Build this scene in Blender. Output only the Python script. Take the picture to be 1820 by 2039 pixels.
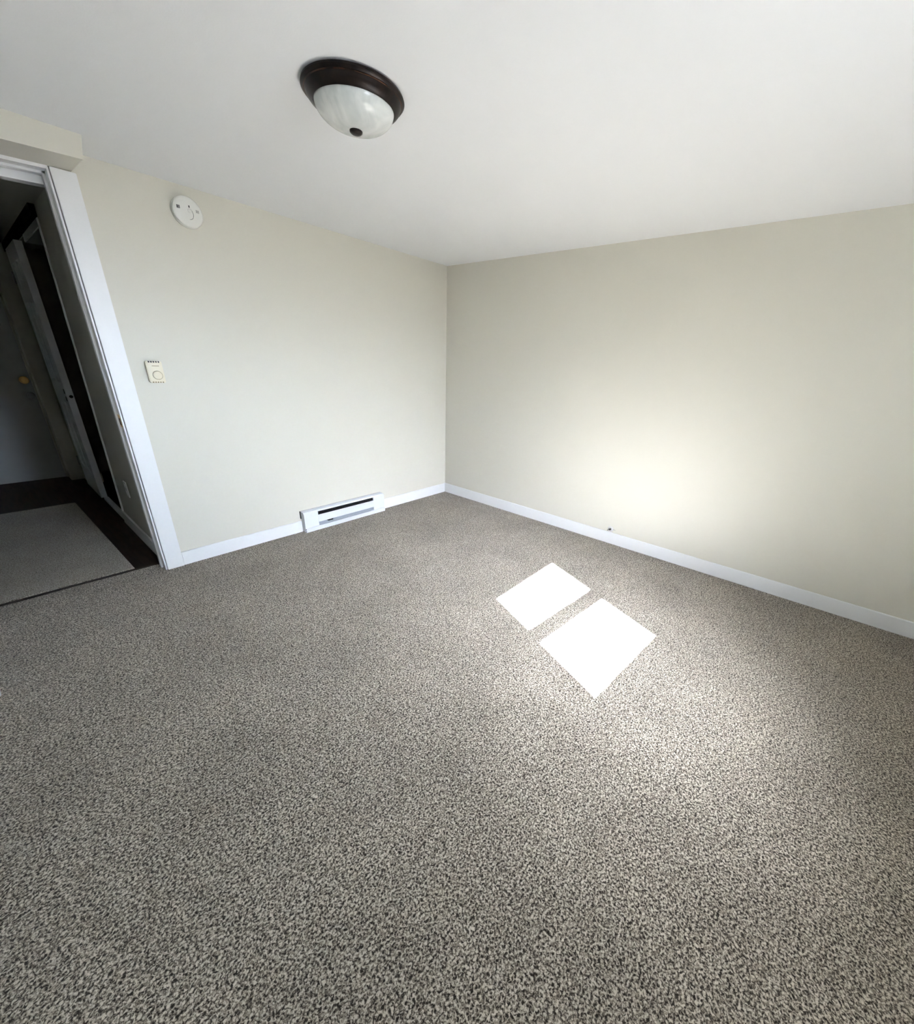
import bpy, bmesh, math, random
from mathutils import Vector, Matrix

S = bpy.context.scene
for o in list(bpy.data.objects):
    bpy.data.objects.remove(o)
COL = S.collection
PI = math.pi

# ------------------------------------------------------------------ camera
IMW, IMH = 1820, 2039
FOC, PPX, PPY = 789.157, 972.53, 1056.27


def rotvec(r):
    v = Vector(r)
    th = v.length
    return Matrix.Rotation(th, 3, v / th)


d = Vector((1, 1, -.45)).normalized()
r = d.cross(Vector((0, 0, 1))).normalized()
dn = d.cross(r)
Q = rotvec((0.09257182, -0.11566911, 0.01183692))
B = Matrix((r, dn, d))
Rm = Q @ B
CAM = Vector((-3.03629, -2.99809, 1.33233))
cd = bpy.data.cameras.new('camera')
cam = bpy.data.objects.new('camera', cd)
COL.objects.link(cam)
M = Matrix((Rm[0], -Rm[1], -Rm[2])).transposed().to_4x4()
M.translation = CAM
cam.matrix_world = M
cd.sensor_fit = 'HORIZONTAL'
cd.sensor_width = 36
cd.lens = FOC * 36 / IMW
cd.shift_x = (IMW / 2 - PPX) / IMW
cd.shift_y = (PPY - IMH / 2) / IMW
cd.clip_start = .02
S.camera = cam

# ------------------------------------------------------------------ room numbers
H = 2.13
YW = -4.0            # window wall
XL = -3.62           # wall behind the open bedroom door
GX0, GX1 = -2.240, -1.590     # glass
WTH = math.radians(-5.3)      # the window wall is a little out of square
WROT = Matrix.Translation((-1.9, YW, 0)) @ Matrix.Rotation(WTH, 4, 'Z') @ Matrix.Translation((1.9, -YW, 0))
SUNDIR = Vector((.40, 1.0, -.83)).normalized()   # travel direction of sunlight

# ------------------------------------------------------------------ light
S.view_settings.view_transform = 'Standard'
S.view_settings.look = 'None'
S.view_settings.gamma = 1
S.view_settings.use_curve_mapping = False
S.view_settings.exposure = 1.47

SUN_E, SKY_E, HALO_E, GROUND_E = 160.0, 30.0, 122.0, 9.5
sl = bpy.data.lights.new('sun', 'SUN')
sl.energy = SUN_E
sl.angle = math.radians(.35)
sl.color = (.92, 1.0, 1.18)
so = bpy.data.objects.new('sun', sl)
so.rotation_euler = SUNDIR.to_track_quat('-Z', 'Y').to_euler()
so.location = (-3.2, -9, 6)
COL.objects.link(so)

w = bpy.data.worlds.new('sky')
S.world = w
w.use_nodes = True
nt = w.node_tree
N, L = nt.nodes, nt.links
N.clear()
out = N.new('ShaderNodeOutputWorld')
bg = N.new('ShaderNodeBackground')
tc = N.new('ShaderNodeTexCoord')
sep = N.new('ShaderNodeSeparateXYZ')
L.new(tc.outputs['Generated'], sep.inputs[0])
ramp = N.new('ShaderNodeValToRGB')
e = ramp.color_ramp.elements
e[0].position, e[0].color = .0, (GROUND_E * .8, GROUND_E * .86, GROUND_E * .86, 1)
e[1].position, e[1].color = 1., (SKY_E * .10, SKY_E * .14, SKY_E * .22, 1)
for p_, c_ in ((.48, (GROUND_E * .84, GROUND_E * .87, GROUND_E * .95)), (.56, (SKY_E * .80, SKY_E * .96, SKY_E * 1.2)),
               (.75, (SKY_E * .60, SKY_E * .80, SKY_E * 1.1)), (.86, (SKY_E * .25, SKY_E * .33, SKY_E * .45))):
    a = e.new(p_); a.color = (*c_, 1)
mr = N.new('ShaderNodeMapRange')
mr.inputs[1].default_value = -1
mr.inputs[2].default_value = 1
L.new(sep.outputs['Z'], mr.inputs[0])
L.new(mr.outputs[0], ramp.inputs[0])
# hazy glow of thin cloud round the sun
dot = N.new('ShaderNodeVectorMath'); dot.operation = 'DOT_PRODUCT'
dot.inputs[1].default_value = tuple(-SUNDIR)
L.new(tc.outputs['Generated'], dot.inputs[0])
mx = N.new('ShaderNodeMath'); mx.operation = 'MAXIMUM'; mx.inputs[1].default_value = 0
L.new(dot.outputs['Value'], mx.inputs[0])
pw = N.new('ShaderNodeMath'); pw.operation = 'POWER'; pw.inputs[1].default_value = 14
L.new(mx.outputs[0], pw.inputs[0])
ml = N.new('ShaderNodeMath'); ml.operation = 'MULTIPLY'; ml.inputs[1].default_value = HALO_E
L.new(pw.outputs[0], ml.inputs[0])
add = N.new('ShaderNodeVectorMath'); add.operation = 'ADD'
# sky dimmed toward the flanks, shaped to favour the room's left over its right
ng = N.new('ShaderNodeVectorMath'); ng.operation = 'DOT_PRODUCT'; ng.inputs[1].default_value = (.42, -.907, 0)
L.new(tc.outputs['Generated'], ng.inputs[0])
mx2 = N.new('ShaderNodeMath'); mx2.operation = 'MAXIMUM'; mx2.inputs[1].default_value = .36
L.new(ng.outputs['Value'], mx2.inputs[0])
pw2 = N.new('ShaderNodeMath'); pw2.operation = 'POWER'; pw2.inputs[1].default_value = 2.4
L.new(mx2.outputs[0], pw2.inputs[0])
sc_ = N.new('ShaderNodeVectorMath'); sc_.operation = 'SCALE'
L.new(ramp.outputs[0], sc_.inputs[0]); L.new(pw2.outputs[0], sc_.inputs['Scale'])
L.new(sc_.outputs[0], add.inputs[0])
hz = N.new('ShaderNodeVectorMath'); hz.operation = 'SCALE'
hz.inputs[0].default_value = (.92, .97, 1.12)
L.new(ml.outputs[0], hz.inputs['Scale'])
L.new(hz.outputs[0], add.inputs[1])
L.new(add.outputs[0], bg.inputs['Color'])
L.new(bg.outputs[0], out.inputs[0])


def portal(name, loc, rot, sx, sy):
    p = bpy.data.lights.new(name, 'AREA')
    p.shape = 'RECTANGLE'
    p.size, p.size_y = sx, sy
    p.cycles.is_portal = True
    o = bpy.data.objects.new(name, p)
    o.location, o.rotation_euler = loc, rot
    COL.objects.link(o)


portal('window_portal', WROT @ Vector(((GX0 + GX1) / 2, YW - .02, 1.56)), (-PI / 2, 0, WTH), .78, .9)


# ------------------------------------------------------------------ materials
def mat(name, col, rough=.5, metal=0., spec=.5, **kw):
    m = bpy.data.materials.new(name)
    m.use_nodes = True
    b = m.node_tree.nodes['Principled BSDF']
    b.inputs['Base Color'].default_value = (*col, 1)
    b.inputs['Roughness'].default_value = rough
    b.inputs['Metallic'].default_value = metal
    b.inputs['Specular IOR Level'].default_value = spec
    return m


def noise_bump(m, scale, strength, dist=.002, detail=3, kind='noise'):
    n, l = m.node_tree.nodes, m.node_tree.links
    t = n.new('ShaderNodeTexCoord')
    x = n.new('ShaderNodeTexNoise')
    x.inputs['Scale'].default_value = scale
    x.inputs['Detail'].default_value = detail
    l.new(t.outputs['Object'], x.inputs['Vector'])
    b = n.new('ShaderNodeBump')
    b.inputs['Strength'].default_value = strength
    b.inputs['Distance'].default_value = dist
    l.new(x.outputs['Fac'], b.inputs['Height'])
    l.new(b.outputs[0], n['Principled BSDF'].inputs['Normal'])
    return m


def noise_color(m, scale, c0, c1, p0=.35, p1=.65, detail=3, stretch=None, dist=0.):
    n, l = m.node_tree.nodes, m.node_tree.links
    t = n.new('ShaderNodeTexCoord')
    mp = n.new('ShaderNodeMapping')
    if stretch:
        mp.inputs['Scale'].default_value = stretch
    x = n.new('ShaderNodeTexNoise')
    x.inputs['Scale'].default_value = scale
    x.inputs['Detail'].default_value = detail
    x.inputs['Distortion'].default_value = dist
    r_ = n.new('ShaderNodeValToRGB')
    r_.color_ramp.elements[0].position, r_.color_ramp.elements[0].color = p0, (*c0, 1)
    r_.color_ramp.elements[1].position, r_.color_ramp.elements[1].color = p1, (*c1, 1)
    l.new(t.outputs['Object'], mp.inputs[0])
    l.new(mp.outputs[0], x.inputs['Vector'])
    l.new(x.outputs['Fac'], r_.inputs[0])
    l.new(r_.outputs[0], n['Principled BSDF'].inputs['Base Color'])
    return m


M_wall = noise_bump(mat('wall_paint', (.695, .674, .588), .47, spec=.38), 260, .12, .0012)
M_ceil = noise_bump(mat('ceiling_paint', (.895, .915, .93), .8, spec=.3), 180, .15, .0015)
M_trim = noise_bump(mat('trim_white', (.84, .85, .85), .38), 60, .06, .001)
M_door = noise_bump(mat('door_white', (.84, .86, .88), .28), 90, .05, .001)
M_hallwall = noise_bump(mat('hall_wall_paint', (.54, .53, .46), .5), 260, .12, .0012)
M_dark = mat('matte_black', (.008, .007, .007), .9, spec=.1)
M_thresh = noise_bump(mat('threshold_brown', (.045, .035, .028), .6, spec=.2), 60, .2, .001)
M_entry = noise_bump(mat('entry_door_paint', (.55, .56, .55), .5), 120, .08, .001)
M_brass = noise_bump(mat('brass', (.80, .56, .22), .32, metal=.9), 200, .1, .0005)
M_pewter = noise_bump(mat('aged_pewter', (.30, .29, .28), .35, metal=.9), 200, .1, .0005)
M_black = mat('black_plastic', (.01, .01, .01), .5)
M_plastic = noise_bump(mat('white_plastic', (.80, .80, .75), .4), 400, .05, .0004)
M_cream = noise_bump(mat('cream_plastic', (.80, .74, .58), .42), 400, .05, .0004)
M_creamdark = mat('cream_shadow_gap', (.30, .25, .14), .6)
M_heater = noise_bump(mat('heater_enamel', (.76, .79, .83), .35), 300, .05, .0004)
M_galv = noise_bump(mat('galvanised_sheet', (.50, .56, .62), .4, metal=.3), 80, .1, .0005)
M_fin = noise_color(mat('heater_fins', (.03, .03, .035), .5, metal=.3), 60, (.01, .01, .012), (.05, .05, .06), stretch=(8, 1, 1))
M_chrome = mat('nickel', (.78, .78, .77), .4, metal=.8)
M_wood = noise_bump(noise_color(mat('dark_floor_boards', (.02, .015, .012), .55, spec=.22), 5, (.010, .006, .004), (.034, .020, .014), detail=6, stretch=(9, 1, 1)), 40, .1, .001)
M_groove = mat('groove_grey', (.40, .40, .37), .7)

# oil rubbed bronze
M_bronze = noise_color(mat('rubbed_bronze', (.02, .014, .012), .36, metal=.5, spec=.3), 35, (.006, .0045, .0045), (.018, .012, .010), detail=5)
M_bronze_edge = noise_color(mat('bronze_worn_edge', (.2, .09, .05), .35, metal=.8), 22, (.018, .010, .008), (.16, .07, .04), .45, .75, detail=4)
# swirled alabaster glass
M_dome = noise_color(mat('alabaster_glass', (.7, .72, .7), .22), 7.5, (.56, .60, .585), (.80, .82, .80), .36, .66, detail=3, dist=1.6)
b_ = M_dome.node_tree.nodes['Principled BSDF']
b_.inputs['Subsurface Weight'].default_value = .25
b_.inputs['Subsurface Radius'].default_value = (.02, .02, .02)


def carpet(name, dark, mid, light, scale=165, big=True):
    m = mat(name, mid, .95, spec=.1)
    n, l = m.node_tree.nodes, m.node_tree.links
    b = n['Principled BSDF']
    b.inputs['Sheen Weight'].default_value = .15
    b.inputs['Sheen Roughness'].default_value = .5
    t = n.new('ShaderNodeTexCoord')
    x = n.new('ShaderNodeTexNoise')
    x.inputs['Scale'].default_value = scale
    x.inputs['Detail'].default_value = 2.5
    x.inputs['Roughness'].default_value = .6
    x.inputs['Distortion'].default_value = .6
    l.new(t.outputs['Object'], x.inputs['Vector'])
    r_ = n.new('ShaderNodeValToRGB')
    el = r_.color_ramp.elements
    el[0].position, el[0].color = .395, (*dark, 1)
    el[1].position, el[1].color = .62, (*light, 1)
    q = el.new(.49); q.color = (*mid, 1)
    l.new(x.outputs['Fac'], r_.inputs[0])
    # broad soft variation of pile lay
    y = n.new('ShaderNodeTexNoise')
    y.inputs['Scale'].default_value = 2.6
    y.inputs['Detail'].default_value = 4
    l.new(t.outputs['Object'], y.inputs['Vector'])
    mr_ = n.new('ShaderNodeMapRange')
    mr_.inputs[1].default_value, mr_.inputs[2].default_value = .3, .7
    mr_.inputs[3].default_value, mr_.inputs[4].default_value = .86, 1.12
    l.new(y.outputs['Fac'], mr_.inputs[0])
    mul = n.new('ShaderNodeVectorMath'); mul.operation = 'SCALE'
    l.new(r_.outputs[0], mul.inputs[0])
    l.new(mr_.outputs[0], mul.inputs['Scale'])
    l.new(mul.outputs[0], b.inputs['Base Color'])
    bu = n.new('ShaderNodeBump')
    bu.inputs['Strength'].default_value = .75
    bu.inputs['Distance'].default_value = .006
    l.new(x.outputs['Fac'], bu.inputs['Height'])
    l.new(bu.outputs[0], b.inputs['Normal'])
    return m


M_carpet = carpet('cut_pile_carpet', (.020, .015, .010), (.205, .175, .136), (.58, .52, .425), 178)
M_rug = carpet('hall_rug_pile', (.11, .092, .068), (.31, .275, .215), (.52, .475, .39), 190)

M_glass = bpy.data.materials.new('window_glass')
M_glass.use_nodes = True
n, l = M_glass.node_tree.nodes, M_glass.node_tree.links
n.clear()
o_ = n.new('ShaderNodeOutputMaterial')
mixs = n.new('ShaderNodeMixShader')
tr = n.new('ShaderNodeBsdfTransparent')
gl = n.new('ShaderNodeBsdfGlossy'); gl.inputs['Roughness'].default_value = .02
mixs.inputs[0].default_value = .05
l.new(tr.outputs[0], mixs.inputs[1]); l.new(gl.outputs[0], mixs.inputs[2]); l.new(mixs.outputs[0], o_.inputs[0])


# ------------------------------------------------------------------ helpers
def add_box(bm, x0, x1, y0, y1, z0, z1, bevel=0.):
    x0, x1 = min(x0, x1), max(x0, x1)
    y0, y1 = min(y0, y1), max(y0, y1)
    z0, z1 = min(z0, z1), max(z0, z1)
    g = bmesh.ops.create_cube(bm, size=1, matrix=Matrix.Translation(((x0 + x1) / 2, (y0 + y1) / 2, (z0 + z1) / 2)) @ Matrix.Diagonal((x1 - x0, y1 - y0, z1 - z0, 1)))
    if bevel:
        es = list({ed for v in g['verts'] for ed in v.link_edges})
        bmesh.ops.bevel(bm, geom=es, offset=bevel, segments=2, affect='EDGES', clamp_overlap=True)
    return bm


def box(*a, bevel=0.):
    return add_box(bmesh.new(), *a, bevel=bevel)


def lathe(bm, prof, mtx=None, seg=64):
    """prof: list of (radius, height); axis z; mtx places it."""
    mtx = mtx or Matrix.Identity(4)
    rings = []
    for rr, z in prof:
        if rr < 1e-6:
            rings.append([bm.verts.new(mtx @ Vector((0, 0, z)))])
        else:
            rings.append([bm.verts.new(mtx @ Vector((rr * math.cos(2 * PI * i / seg), rr * math.sin(2 * PI * i / seg), z))) for i in range(seg)])
    for A, C in zip(rings, rings[1:]):
        for i in range(seg):
            j = (i + 1) % seg
            if len(A) == 1 and len(C) == 1:
                continue
            if len(A) == 1:
                bm.faces.new((A[0], C[j], C[i]))
            elif len(C) == 1:
                bm.faces.new((A[i], A[j], C[0]))
            else:
                bm.faces.new((A[i], A[j], C[j], C[i]))
    bmesh.ops.recalc_face_normals(bm, faces=bm.faces)
    return bm


def tube(bm, pts, rad, seg=10):
    pts = [Vector(p) for p in pts]
    rings = []
    for i, p in enumerate(pts):
        t = (pts[min(i + 1, len(pts) - 1)] - pts[max(i - 1, 0)]).normalized()
        u = t.cross(Vector((0, 0, 1)) if abs(t.z) < .9 else Vector((1, 0, 0))).normalized()
        v = t.cross(u)
        rings.append([bm.verts.new(p + rad * (math.cos(2 * PI * k / seg) * u + math.sin(2 * PI * k / seg) * v)) for k in range(seg)])
    for A, C in zip(rings, rings[1:]):
        for i in range(seg):
            j = (i + 1) % seg
            bm.faces.new((A[i], A[j], C[j], C[i]))
    bm.faces.new(rings[0]); bm.faces.new(rings[-1])
    bmesh.ops.recalc_face_normals(bm, faces=bm.faces)
    return bm


def place(bm, mtx):
    bmesh.ops.transform(bm, matrix=mtx, verts=bm.verts)
    return bm


def wloc(o):
    v = Vector((0, 0, 0))
    while o:
        v += Vector(o.location)
        o = o.parent
    return v


def obj(name, bm, m, parent=None, smooth=False, origin=None):
    """bm is in world metres; the object keeps its own origin."""
    me = bpy.data.meshes.new(name)
    pw_ = wloc(parent) if parent else Vector((0, 0, 0))
    if origin is None:
        cs = [v.co for v in bm.verts]
        origin = sum(cs, Vector((0, 0, 0))) / len(cs)
    origin = Vector(origin)
    bmesh.ops.translate(bm, verts=bm.verts, vec=-origin)
    bm.to_mesh(me); bm.free()
    me.materials.append(m)
    if smooth:
        for p in me.polygons:
            p.use_smooth = True
    o = bpy.data.objects.new(name, me)
    COL.objects.link(o)
    o.location = origin - pw_
    if parent:
        o.parent = parent
    return o


def autosmooth(o, ang=35):
    me = o.data
    for p in me.polygons:
        p.use_smooth = True
    bm = bmesh.new(); bm.from_mesh(me)
    for ed in bm.edges:
        if len(ed.link_faces) == 2 and ed.calc_face_angle(0) > math.radians(ang):
            ed.smooth = False
    bm.to_mesh(me); bm.free()
    return o


def tag(o, label=None, cat=None, kind=None, group=None):
    if label: o['label'] = label
    if cat: o['category'] = cat
    if kind: o['kind'] = kind
    if group: o['group'] = group
    return o


def thing(name, loc, label, cat, kind=None):
    o = bpy.data.objects.new(name, None)
    o.empty_display_size = .05
    COL.objects.link(o)
    o.location = loc
    return tag(o, label, cat, kind)


def struct(name, bm, m, label, cat, parent=None):
    o = obj(name, bm, m, parent)
    if parent is None:
        tag(o, label, cat, 'structure')
    return o


def wall_with_holes(axis, c0, c1, a0, a1, z0, z1, holes):
    """slab between c0..c1 on `axis`, spanning a0..a1 on the other; holes=(a0,a1,z0,z1)"""
    bm = bmesh.new()
    As = sorted({a0, a1, *[h[0] for h in holes], *[h[1] for h in holes]})
    Zs = sorted({z0, z1, *[h[2] for h in holes], *[h[3] for h in holes]})
    for i in range(len(As) - 1):
        for j in range(len(Zs) - 1):
            am, zm = (As[i] + As[i + 1]) / 2, (Zs[j] + Zs[j + 1]) / 2
            if any(h[0] < am < h[1] and h[2] < zm < h[3] for h in holes):
                continue
            if axis == 'y':
                add_box(bm, As[i], As[i + 1], c0, c1, Zs[j], Zs[j + 1])
            else:
                add_box(bm, c0, c1, As[i], As[i + 1], Zs[j], Zs[j + 1])
    bmesh.ops.remove_doubles(bm, verts=bm.verts, dist=1e-5)
    # drop the shared inner faces
    seen = {}
    for f in bm.faces:
        seen.setdefault(tuple(round(c, 4) for c in f.calc_center_median()), []).append(f)
    bmesh.ops.delete(bm, geom=[f for fs in seen.values() if len(fs) > 1 for f in fs], context='FACES')
    bmesh.ops.recalc_face_normals(bm, faces=bm.faces)
    return bm


# ------------------------------------------------------------------ setting: room shell
WT = .14                       # wall thickness, bedroom / hall
DX0, DX1 = -3.305, -2.549      # door clear opening
DH = 2.035                     # clear height
HX = -2.514                    # hall right wall
HYE = 3.075                    # hall end wall
HXL = -4.3                     # hall left wall

struct('floor', box(XL, 0, YW - .35, .115, -.08, 0), M_carpet, 'speckled grey-brown wall-to-wall carpet of the bedroom with two sunlit squares', 'floor')
struct('floor', box(HXL, -1.2, .115, HYE + .1, -.08, -.014), M_wood, 'dark wood plank floor of the hall beyond the doorway', 'floor')
struct('ceiling', box(XL, 0, YW - .35, 0, H, H + .1), M_ceil, 'smooth white bedroom ceiling', 'ceiling')
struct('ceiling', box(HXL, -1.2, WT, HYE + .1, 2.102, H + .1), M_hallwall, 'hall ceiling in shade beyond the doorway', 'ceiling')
struct('wall_left', wall_with_holes('y', 0, WT, HXL, 0, -.08, H + .1, [(DX0 - .02, DX1 + .0112, -.08, DH + .02)]), M_wall, 'greige bedroom wall with the doorway, smoke alarm and thermostat', 'wall')
struct('wall_right', box(0, .14, YW - .4, WT, -.08, H + .1), M_wall, 'greige bedroom wall on the right of the corner, plain', 'wall')
WZ0, WZ1 = 1.11, 2.02
struct('wall_back', place(wall_with_holes('y', YW - .14, YW, XL - .2, .06, -.08, H + .1, [(GX0 - .06, GX1 + .06, WZ0, WZ1)]), WROT), M_wall, 'greige bedroom wall with the window, behind the viewer', 'wall')
struct('wall_side', box(XL - .14, XL, YW - .1, 0, -.08, H + .1), M_wall, 'greige bedroom wall behind the open bedroom door', 'wall')
# soffit over the doorway
bm = bmesh.new()
prof = [(0, 2.052), (-.266, 2.044), (-.266, H), (0, H)]
va = [bm.verts.new((-2.447 if z > 2.1 else -2.464, y, z)) for y, z in prof]
vb = [bm.verts.new((XL, y, z if z > 2.1 else z - .060)) for y, z in prof]     # the box sags a little to the left
bm.faces.new(va); bm.faces.new(list(reversed(vb)))
for i in range(4):
    j = (i + 1) % 4
    bm.faces.new((va[i], vb[i], vb[j], va[j]))
bmesh.ops.recalc_face_normals(bm, faces=bm.faces)
struct('trim_1', bm, M_wall, 'greige boxed soffit under the ceiling above the doorway', 'soffit')

# baseboards
BH = .092
struct('baseboard_left', box(-2.451, -1.637, -.014, 0, 0, BH, bevel=.003), M_trim, 'white baseboard between the door casing and the heater', 'baseboard')
struct('baseboard_left', box(-.862, -.014, -.014, 0, 0, BH + .004, bevel=.003), M_trim, 'short white baseboard between the heater and the room corner', 'baseboard')
struct('baseboard_right', box(-.014, 0, YW - .17, 0, 0, BH + .006, bevel=.003), M_trim, 'long white baseboard along the right wall', 'baseboard')
struct('baseboard_back', place(box(XL, -.014, YW, YW + .014, 0, BH, bevel=.003), WROT), M_trim, 'white baseboard under the window', 'baseboard')

# door casing and jambs (trim_2 = casing, trim_3 = jamb)
struct('trim_2', box(-2.5385, -2.4505, -.018, 0, 0, 2.046, bevel=.002), M_trim, 'flat white casing board on the right side of the doorway', 'door casing')
bm = box(DX1, DX1 + .0072, -.010, WT, 0, DH)
add_box(bm, DX1 - .010, DX1, .046, .080, 0, DH - .001)          # stop
add_box(bm, DX0 - .018, DX0, -.010, WT, 0, DH - .02)
add_box(bm, DX0, DX0 + .011, .046, .083, 0, DH - .02)


def sag_board(bm, x0, x1, y0, y1, z0, z1, sag=.045):
    n0 = len(bm.verts)
    add_box(bm, x0, x1, y0, y1, z0, z1)
    bm.verts.ensure_lookup_table()
    for v in list(bm.verts)[n0:]:
        if v.co.x < (x0 + x1) / 2:
            v.co.z -= sag


sag_board(bm, DX0 - .018, DX1 + .0072, -.010, WT, DH, DH + .018)
sag_board(bm, DX0, DX1, .046, .080, DH - .010, DH)
sag_board(bm, DX0, DX1, .092, WT + .012, DH - .042, DH)
jamb = struct('trim_3', bm, M_trim, 'white door jamb with stop moulding lining the doorway', 'door frame')
sp = obj('strike_plate', box(DX1 - .0022, DX1 + .0005, .006, .042, .900, .968, bevel=.0008), M_brass, jamb)
tag(sp, 'worn brass strike plate with dark latch hole')
obj('strike_hole', box(DX1 - .0027, DX1 - .0019, .006, .034, .912, .948), M_black, sp)
struct('trim_4', box(DX0, DX1, .116, .146, -.014, .002, bevel=.003), M_thresh, 'dark threshold strip between bedroom carpet and hall', 'threshold')

# hall walls: right wall with an opening, end wall with the entry door, left wall
def lean(bm, k=.022):
    for v in bm.verts:
        v.co.x += k * max(0, v.co.z)
    return bm


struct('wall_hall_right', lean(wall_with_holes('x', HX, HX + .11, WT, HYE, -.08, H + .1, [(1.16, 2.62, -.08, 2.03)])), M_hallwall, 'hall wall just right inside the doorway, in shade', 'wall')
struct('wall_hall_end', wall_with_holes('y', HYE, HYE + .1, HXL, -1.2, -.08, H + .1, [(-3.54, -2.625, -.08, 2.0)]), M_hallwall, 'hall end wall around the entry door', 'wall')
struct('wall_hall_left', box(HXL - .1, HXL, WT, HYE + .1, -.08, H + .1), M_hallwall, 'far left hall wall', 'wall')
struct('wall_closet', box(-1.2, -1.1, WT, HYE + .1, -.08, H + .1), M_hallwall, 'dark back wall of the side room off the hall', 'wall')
struct('baseboard_hall', lean(box(HX - .012, HX, WT, 1.16, -.014, .085, bevel=.003)), M_trim, 'baseboard of the hall wall just inside the doorway', 'baseboard')
# opening casing pieces on hall wall
struct('trim_5', lean(box(HX - .008, HX + .11, 1.15, 1.176, -.014, 2.035, bevel=.006)), M_trim, 'pale vertical board standing in for the lit end of the hall wall', 'door frame')  # pale board carries the light caught by the wall end
struct('trim_6', lean(box(HX - .006, HX + .11, 1.176, 1.93, 1.985, 2.036, bevel=.003)), M_trim, 'white head board above the side opening in the hall', 'door frame')
struct('trim_7', box(HX - .004, HX + .030, 1.178, 1.93, -.014, .012, bevel=.002), M_trim, 'white sill strip across the side opening in the hall', 'threshold')
struct('trim_8', box(-2.497, -2.440, 1.15, HYE, 2.038, 2.102), M_dark, 'black box standing in for a dark shape under the hall ceiling above the white door', 'dark box')  # black box put where a dark shape lies under the ceiling
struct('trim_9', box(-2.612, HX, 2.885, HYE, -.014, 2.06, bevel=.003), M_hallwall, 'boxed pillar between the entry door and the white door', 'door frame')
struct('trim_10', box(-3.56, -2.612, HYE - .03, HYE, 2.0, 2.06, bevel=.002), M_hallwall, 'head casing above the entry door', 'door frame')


# ------------------------------------------------------------------ doors
def panel_face(bm, W, Z, y, sgn, panels):
    """one moulded face in the x-z plane at depth y, panels recessed toward -sgn*y"""
    xs = sorted({0, W, *[p[0] for p in panels], *[p[1] for p in panels]})
    zs = sorted({0, Z, *[p[2] for p in panels], *[p[3] for p in panels]})

    def rect(x0, x1, z0, z1, dd):
        return [bm.verts.new((x, y - sgn * dd, z)) for x, z in ((x0, z0), (x1, z0), (x1, z1), (x0, z1))]
    for i in range(len(xs) - 1):
        for j in range(len(zs) - 1):
            xm, zm = (xs[i] + xs[i + 1]) / 2, (zs[j] + zs[j + 1]) / 2
            if any(p[0] < xm < p[1] and p[2] < zm < p[3] for p in panels):
                continue
            bm.faces.new(rect(xs[i], xs[i + 1], zs[j], zs[j + 1], 0))
    for x0, x1, z0, z1 in panels:
        rr = [rect(x0 + o, x1 - o, z0 + o, z1 - o, dd) for o, dd in ((0, 0), (.008, .009), (.016, .009), (.034, .001))]
        for A, C in zip(rr, rr[1:]):
            for k in range(4):
                q = (k + 1) % 4
                bm.faces.new((A[k], A[q], C[q], C[k]))
        bm.faces.new(rr[-1])


def six_panel_leaf(W, Z, T):
    st, mid = .11, .10
    pw2 = (W - 2 * st - mid) / 2
    cols = [(st, st + pw2), (st + pw2 + mid, W - st)]
    rows = [(.22, .83), (1.0, 1.60), (1.70, Z - .11)]
    ps = [(c[0], c[1], r_[0], r_[1]) for c in cols for r_ in rows]
    bm = bmesh.new()
    panel_face(bm, W, Z, T / 2, 1, ps)
    panel_face(bm, W, Z, -T / 2, -1, ps)
    for quad in (((0, 0), (0, Z)), ((W, 0), (W, Z)), ((0, 0), (W, 0)), ((0, Z), (W, Z))):
        (xa, za), (xb, zb) = quad
        bm.faces.new([bm.verts.new(v) for v in ((xa, -T / 2, za), (xb, -T / 2, zb), (xb, T / 2, zb), (xa, T / 2, za))])
    bmesh.ops.remove_doubles(bm, verts=bm.verts, dist=1e-5)
    bmesh.ops.recalc_face_normals(bm, faces=bm.faces)
    return bm


def knob_profile():
    return [(0, 0), (.031, 0), (.031, .004), (.026, .008), (.012, .012), (.011, .03), (.016, .036), (.026, .045), (.028, .056), (.024, .066), (.012, .071), (0, .072)]


# bedroom door, open at right angles to the wall; its foot corner shows at the left edge
door1 = thing('door_1', (-3.31, 0, .012), 'white bedroom door swung open into the room, foot corner at the left picture edge', 'door', 'structure')
obj('door_leaf', place(six_panel_leaf(.745, 2.0, .035), Matrix.Translation((-3.3045, -.768, .004)) @ Matrix.Rotation(PI / 2, 4, 'Z')), M_door, door1)
for z in (.2, 1.0, 1.8):
    bm = bmesh.new(); lathe(bm, [(0, 0), (.006, 0), (.006, .09), (0, .09)], Matrix.Translation((-3.296, -.018, z)), 12)
    obj('hinge', bm, M_pewter, door1, smooth=False)
bm = bmesh.new(); lathe(bm, knob_profile(), Matrix.Translation((-3.326, -.705, .95)) @ Matrix.Rotation(-PI / 2, 4, 'Y'), 24)
autosmooth(obj('knob', bm, M_pewter, door1))

# white panel door standing along the hall wall
door2 = thing('door_2', (-2.512, 2.27, 0), 'white panelled hall door seen nearly edge-on, latch hole in its edge', 'door', 'structure')
L2 = .63
# leaf: width runs along +y from 1.945, thickness in x
leaf = lean(six_panel_leaf(L2, 1.99, .044), 0)
obj('door_leaf', place(leaf, Matrix.Translation((-2.510, 1.945, .005)) @ Matrix.Rotation(PI / 2, 4, 'Z')), M_door, door2)
bm = bmesh.new(); lathe(bm, [(0, 0), (.012, 0), (.012, .002), (0, .002)], Matrix.Translation((-2.506, 1.944, .897)) @ Matrix.Rotation(PI / 2, 4, 'X'), 24)
obj('latch_hole', bm, M_black, door2)
for z in (.935, .875):
    obj('lock_slot', box(-2.5335, -2.5318, 1.985, 2.012, z - .018, z + .018), M_black, door2)
for z in (.2, 1.75):
    bm = bmesh.new(); lathe(bm, [(0, 0), (.006, 0), (.006, .09), (0, .09)], Matrix.Translation((-2.540, 2.578, z)), 12)
    obj('hinge', bm, M_pewter, door2)

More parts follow.
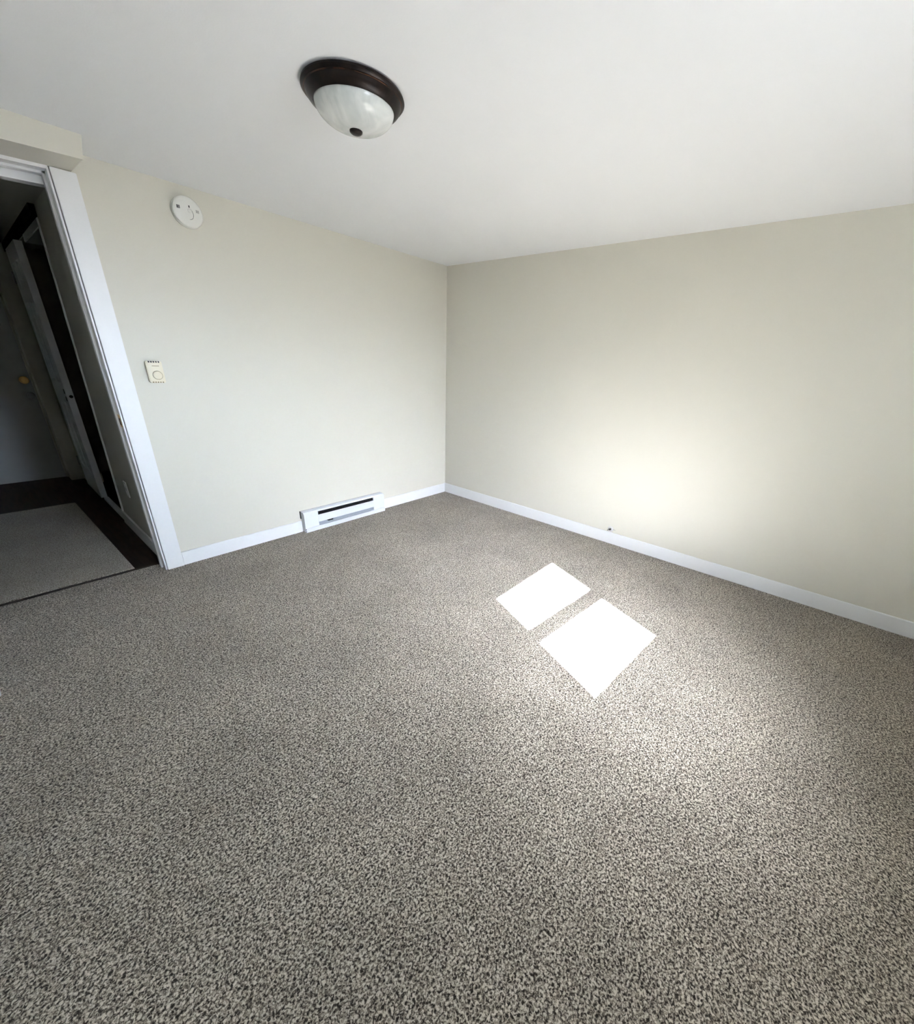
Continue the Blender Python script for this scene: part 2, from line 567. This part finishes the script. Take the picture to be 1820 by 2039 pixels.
# entry door at the end of the hall
door3 = thing('door_3', (-3.08, HYE, 0), 'plain grey-looking entry door at the dark hall end with brass deadbolt', 'door', 'structure')
obj('door_leaf', box(-3.535, -2.628, HYE - .005, HYE + .035, -.01, 1.995, bevel=.002), M_entry, door3)
obj('light_stop', box(-3.60, -2.56, HYE + .036, HYE + .09, -.08, 2.03), M_dark, door3)  # slab added behind the leaf to keep sky light out of its gaps
FY = Matrix.Rotation(PI / 2, 4, 'X')
bm = bmesh.new(); lathe(bm, [(0, 0), (.034, 0), (.034, .004), (.029, .010), (.020, .012), (.019, .018), (0, .019)], Matrix.Translation((-2.672, HYE - .005, .957)) @ FY, 40)
db = autosmooth(obj('deadbolt', bm, M_brass, door3)); db['label'] = 'round brass deadbolt'
obj('thumb_turn', box(-2.690, -2.654, HYE - .038, HYE - .023, .952, .962, bevel=.002), M_brass, db)
bm = bmesh.new(); lathe(bm, knob_profile(), Matrix.Translation((-2.666, HYE - .005, .818)) @ FY, 32)
kb = autosmooth(obj('knob', bm, M_pewter, door3)); kb['label'] = 'dull dark metal knob'

# ------------------------------------------------------------------ window (behind the viewer)
win = thing('window_1', (-1.9, YW, WZ0), 'white double-hung bedroom window that throws the sun patches', 'window', 'structure')
fx0, fx1 = GX0 - .06, GX1 + .06
yf0, yf1 = YW - .11, YW - .02
# glass openings as light casts them: upper and lower sash
up0, up1, lo0, lo1 = 1.611, 1.963, 1.184, 1.514
bm = box(fx0, fx0 + .03, yf0, yf1, WZ0, WZ1)
add_box(bm, fx1 - .03, fx1, yf0, yf1, WZ0, WZ1)
add_box(bm, fx0 + .03, fx1 - .03, yf0, yf1, WZ1 - .012, WZ1)
add_box(bm, fx0 + .03, fx1 - .03, yf0, yf1, WZ0, WZ0 + .012)
obj('window_frame', bm, M_trim, win)


def sash(name, y, z0, z1, top, bot):
    bm = box(fx0 + .03, GX0, y - .012, y + .012, z0 - bot, z1 + top)
    add_box(bm, GX1, fx1 - .03, y - .012, y + .012, z0 - bot, z1 + top)
    add_box(bm, GX0, GX1, y - .012, y + .012, z1, z1 + top)
    add_box(bm, GX0, GX1, y - .012, y + .012, z0 - bot, z0)
    s = obj('sash', bm, M_trim, win)
    obj('pane', box(GX0, GX1, y - .002, y + .002, z0, z1), M_glass, s)


sash('sash', YW - .075, up0, up1, max(.01, WZ1 - .012 - up1), .045)
sash('sash', YW - .048, lo0, lo1, .045, max(.01, lo0 - WZ0 - .012))
bm = box(fx0 - .07, fx0, YW, YW + .018, WZ0 - .07, WZ1 + .07)
add_box(bm, fx1, fx1 + .07, YW, YW + .018, WZ0 - .07, WZ1 + .07)
add_box(bm, fx0, fx1, YW, YW + .018, WZ1, WZ1 + .07)
add_box(bm, fx0, fx1, YW, YW + .030, WZ0 - .03, WZ0)
obj('casing', bm, M_trim, win)
win.rotation_euler = (0, 0, WTH)

# ------------------------------------------------------------------ ceiling light
lc = Vector((-1.976, -1.517, H))
lt = thing('ceiling_light', lc, 'flush dome ceiling light with dark bronze rim and swirled white glass', 'ceiling light')
T0 = Matrix.Translation(lc) @ Matrix.Rotation(PI, 4, 'X')
bm = bmesh.new()
RR = .1625
lathe(bm, [(0, .0005), (RR - .012, .0005), (RR - .002, .004), (RR, .010), (RR - .004, .015), (RR - .009, .017), (RR - .012, .020),
           (RR - .014, .026), (RR - .021, .034), (RR - .030, .041), (RR - .034, .0425), (RR - .036, .040), (RR - .036, .036), (0, .034)], T0, 96)
autosmooth(obj('rim', bm, M_bronze, lt), 50)
bm = bmesh.new()
lathe(bm, [(RR - .010, .0155), (RR - .0075, .0182), (RR - .0105, .0195), (RR - .012, .0175), (RR - .010, .0155)], T0, 96)
autosmooth(obj('worn_bead', bm, M_bronze_edge, lt), 60)
bm = bmesh.new()
dp = []
RD, DD, Z0_ = .1270, .062, .036
for i in range(19):
    a_ = PI / 2 * i / 18
    dp.append((RD * math.cos(a_) ** .92 if i < 18 else 0, Z0_ + DD * math.sin(a_)))
lathe(bm, dp, T0, 96)
autosmooth(obj('glass_dome', bm, M_dome, lt), 60)
bm = bmesh.new()
zb = Z0_ + DD
lathe(bm, [(0, zb - .004), (.0195, zb - .004), (.0212, zb), (.0205, zb + .004), (.015, zb + .008), (.008, zb + .010), (0, zb + .0105)], T0, 40)
autosmooth(obj('finial', bm, M_bronze, lt), 50)

# ------------------------------------------------------------------ smoke alarm (on wall y=0, faces -y)
sc = Vector((-2.023, 0, 2.008))
sm = thing('smoke_alarm', sc, 'round white smoke alarm high on the wall near the doorway', 'smoke alarm')
FW = Matrix.Translation(sc) @ Matrix.Rotation(PI / 2, 4, 'X')      # local z -> -y world
bm = bmesh.new(); lathe(bm, [(0, .0005), (.071, .0005), (.072, .003), (.071, .008), (.064, .009), (0, .009)], FW, 72)
autosmooth(obj('base', bm, M_plastic, sm), 50)
bm = bmesh.new(); lathe(bm, [(0, .009), (.0635, .009), (.0635, .014), (.0690, .017), (.0705, .021), (.0700, .028), (.067, .032), (.061, .0345), (.050, .0358), (0, .0362)], FW, 72)
cov = autosmooth(obj('cover', bm, M_plastic, sm), 50)
yf = -.0362
for cx in (-.045, .043):
    for k in range(3):
        x = sc.x + cx + (k - 1) * .0052
        obj('vent_slot', box(x - .0016, x + .0016, yf - .0012, yf + .003, sc.z + .006 if cx < 0 else sc.z + .004, sc.z + .020 if cx < 0 else sc.z + .017), M_groove if cx > 0 else M_black, cov)
obj('indicator', box(sc.x + .0045, sc.x + .0095, yf - .001, yf + .001, sc.z + .020, sc.z + .030, bevel=.0005), M_black, cov)
bm = bmesh.new(); lathe(bm, [(0, .0358), (.0095, .0358), (.0095, .0380), (.0082, .0388), (0, .0390)], Matrix.Translation((.006, 0, .006)) @ FW, 32)
autosmooth(obj('test_button', bm, M_plastic, cov), 50)
bm = bmesh.new()
pts = []
for i in range(15):
    a_ = math.radians(60 - 150 * i / 14)
    pts.append((sc.x + .0 + .021 * math.cos(a_), yf - .0008, sc.z - .008 + .026 * math.sin(a_)))
tube(bm, pts, .0013, 8)
obj('button_groove', bm, M_groove, cov)

# ------------------------------------------------------------------ thermostat
tx0, tx1, tz0, tz1 = -2.380, -2.307, 1.137, 1.250
th = thing('thermostat', ((tx0 + tx1) / 2, 0, tz0), 'cream dial thermostat on the wall beside the doorway', 'thermostat')
bm = box(tx0 + .002, tx1 - .002, -.010, -.0005, tz0 + .002, tz1 - .002, bevel=.002)
obj('back_plate', bm, M_cream, th)
body = obj('body', box(tx0, tx1, -.030, -.010, tz0, tz1, bevel=.0035), M_cream, th)
for k in range(5):
    x = tx0 + .014 + k * .0112
    for z, zz in ((tz1, -1), (tz0, 1)):
        bm = box(x - .0028, x + .0028, -.0312, -.0215, z - .0005 if zz > 0 else z - .0075, z + .0065 if zz > 0 else z + .0005)
        obj('vent_slot', bm, M_black if zz < 0 else M_creamdark, body)
tcx, tcz = (tx0 + tx1) / 2 + .004, tz0 + .040
bm = bmesh.new(); lathe(bm, [(.0215, .0302), (.0215, .0310), (.0235, .0310), (.0235, .0302), (.0215, .0302)], Matrix.Translation((tcx, 0, tcz)) @ Matrix.Rotation(PI / 2, 4, 'X'), 48)
obj('dial_gap', bm, M_creamdark, body)
bm = bmesh.new(); lathe(bm, [(0, .0298), (.0212, .0298), (.0212, .0335), (.0200, .0345), (0, .0345)], Matrix.Translation((tcx, 0, tcz)) @ Matrix.Rotation(PI / 2, 4, 'X'), 48)
autosmooth(obj('dial', bm, M_cream, body), 50)
obj('name_strip', box(tcx - .0165, tcx + .0165, -.0306, -.0298, tz1 - .0255, tz1 - .0225), M_creamdark, body)

# ------------------------------------------------------------------ baseboard heater
hx0, hx1, HZ, HD = -1.636, -.863, .172, .058
ht = thing('baseboard_heater', ((hx0 + hx1) / 2, 0, 0), 'white metal electric baseboard heater low on the left wall', 'heater')
obj('back_panel', box(hx0 + .004, hx1 - .004, -.003, -.0005, .004, HZ - .001), M_fin, ht)
EC = .118


def end_cap(x0, x1):
    bm = bmesh.new()
    pr = [(-.0062, .004), (-HD, .004), (-HD, HZ - .018), (-HD + .012, HZ - .004), (-.0062, HZ)]
    A = [bm.verts.new((x0, y, z)) for y, z in pr]
    C = [bm.verts.new((x1, y, z)) for y, z in pr]
    bm.faces.new(A); bm.faces.new(list(reversed(C)))
    for i in range(len(pr)):
        j = (i + 1) % len(pr)
        bm.faces.new((A[i], C[i], C[j], A[j]))
    bmesh.ops.recalc_face_normals(bm, faces=bm.faces)
    bmesh.ops.bevel(bm, geom=bm.edges[:], offset=.0012, segments=1, affect='EDGES')
    return bm


obj('end_box', end_cap(hx0, hx0 + EC), M_heater, ht)
obj('end_box', end_cap(hx1 - EC, hx1), M_heater, ht)
cx0, cx1 = hx0 + EC, hx1 - EC
# top hood of the middle section (slopes down to the front, with a drip lip)
bm = bmesh.new()
pr = [(-.0065, HZ), (-HD + .014, HZ - .004), (-HD + .008, HZ - .010), (-HD + .008, HZ - .018), (-HD + .011, HZ - .018), (-HD + .011, HZ - .011), (-.0065, HZ - .005)]
A = [bm.verts.new((cx0 - .0005, y, z)) for y, z in pr]; C = [bm.verts.new((cx1 + .0005, y, z)) for y, z in pr]
bm.faces.new(A); bm.faces.new(list(reversed(C)))
for i in range(len(pr)):
    j = (i + 1) % len(pr)
    bm.faces.new((A[i], C[i], C[j], A[j]))
bmesh.ops.recalc_face_normals(bm, faces=bm.faces)
obj('top_hood', bm, M_heater, ht)
obj('front_cover', box(cx0, cx1, -HD - .001, -HD + .002, .066, .128, bevel=.0008), M_heater, ht)
obj('bottom_lip', box(hx0 + .001, hx1 - .0, -HD - .008, -HD + .003, .002, .036, bevel=.0015), M_heater, ht)
# lower deflector visible through the bottom opening
bm = bmesh.new()
q = [(cx0, -HD + .004, .038), (cx1, -HD + .004, .038), (cx1, -.010, .070), (cx0, -.010, .070)]
q2 = [(x, y, z - .0015) for x, y, z in q]
va = [bm.verts.new(v) for v in q]; vb = [bm.verts.new(v) for v in q2]
bm.faces.new(va); bm.faces.new(list(reversed(vb)))
for i in range(4):
    j = (i + 1) % 4
    bm.faces.new((va[i], vb[i], vb[j], va[j]))
bmesh.ops.recalc_face_normals(bm, faces=bm.faces)
obj('deflector', bm, M_galv, ht)
bm = bmesh.new()
for k in range(62):
    x = cx0 + .03 + k * (cx1 - cx0 - .06) / 61
    add_box(bm, x - .0006, x + .0006, -.044, -.016, .085, .142)
tube(bm, [(cx0, -.030, .113), (cx1, -.030, .113)], .006, 10)
obj('heating_element', bm, M_fin, ht)
obj('inner_liner', box(cx0, cx1, -.009, -.0062, .075, .160), M_fin, ht)
obj('wire_cover', box(cx1 - .045, cx1 - .001, -HD + .010, -.012, .128, .150), M_black, ht)
obj('bracket', box(cx0 + .085, cx0 + .128, -HD + .003, -.012, .052, .0655), M_black, ht)
obj('side_gap_strip', box(hx0 - .005, hx0, -.012, -.0008, .110, HZ), M_black, ht)
for z in (.030, .012):
    obj('rivet', box(hx0 - .0008, hx0 + .004, -HD - .009, -HD - .003, z - .003, z + .003), M_black, ht)

# ------------------------------------------------------------------ coax stub at the right baseboard
cc = Vector((0, -1.925, .124))
cx = thing('coax_cable_stub', cc, 'small metal cable connector poking out above the right baseboard', 'cable connector')
TX = Matrix.Translation(cc) @ Matrix.Rotation(-PI / 2, 4, 'Y')
bm = bmesh.new(); lathe(bm, [(.008, .0005), (.024, .0005), (.025, .003), (.023, .006), (.012, .009), (.008, .009)], TX, 32)
autosmooth(obj('bushing', bm, M_chrome, cx), 50)
bm = bmesh.new(); lathe(bm, [(0, .0), (.0068, .0), (.0068, .022), (.0045, .022), (.0045, .018), (0, .018)], TX, 20)
autosmooth(obj('plug', bm, M_black, cx), 50)
bm = bmesh.new(); tube(bm, [(-.008, cc.y + .004, cc.z - .002), (-.022, cc.y + .012, cc.z - .007), (-.0205, cc.y + .020, cc.z - .012)], .0022, 8)
obj('bent_wire', bm, M_black, cx)
bm = bmesh.new(); tube(bm, [(-.004, cc.y - .021, cc.z + .004), (-.005, cc.y - .032, cc.z + .001), (-.004, cc.y - .042, cc.z - .001)], .0020, 8)
obj('stray_wire', bm, M_groove, cx)

# ------------------------------------------------------------------ hall: rug and outlet
bm = box(-4.05, -2.690, .165, 1.962, -.0135, -.002, bevel=.003)
for v in bm.verts:          # edge skews slightly as in the photo
    if v.co.x > -3:
        v.co.x += .018 - .036 * (v.co.y - .165) / 1.8
tag(obj('hall_rug', bm, M_rug), 'beige-grey flat rug on the dark hall floor beyond the doorway', 'rug')
ol = thing('wall_outlet', (HX, .70, .30), 'outlet cover low on the shaded hall wall inside the doorway', 'outlet')
obj('cover_plate', box(HX - .006, HX - .0003, .665, .735, .315, .43, bevel=.002), M_plastic, ol)
for z in (.345, .40):
    obj('socket', box(HX - .008, HX - .0055, .685, .715, z - .013, z + .013, bevel=.001), M_plastic, ol)
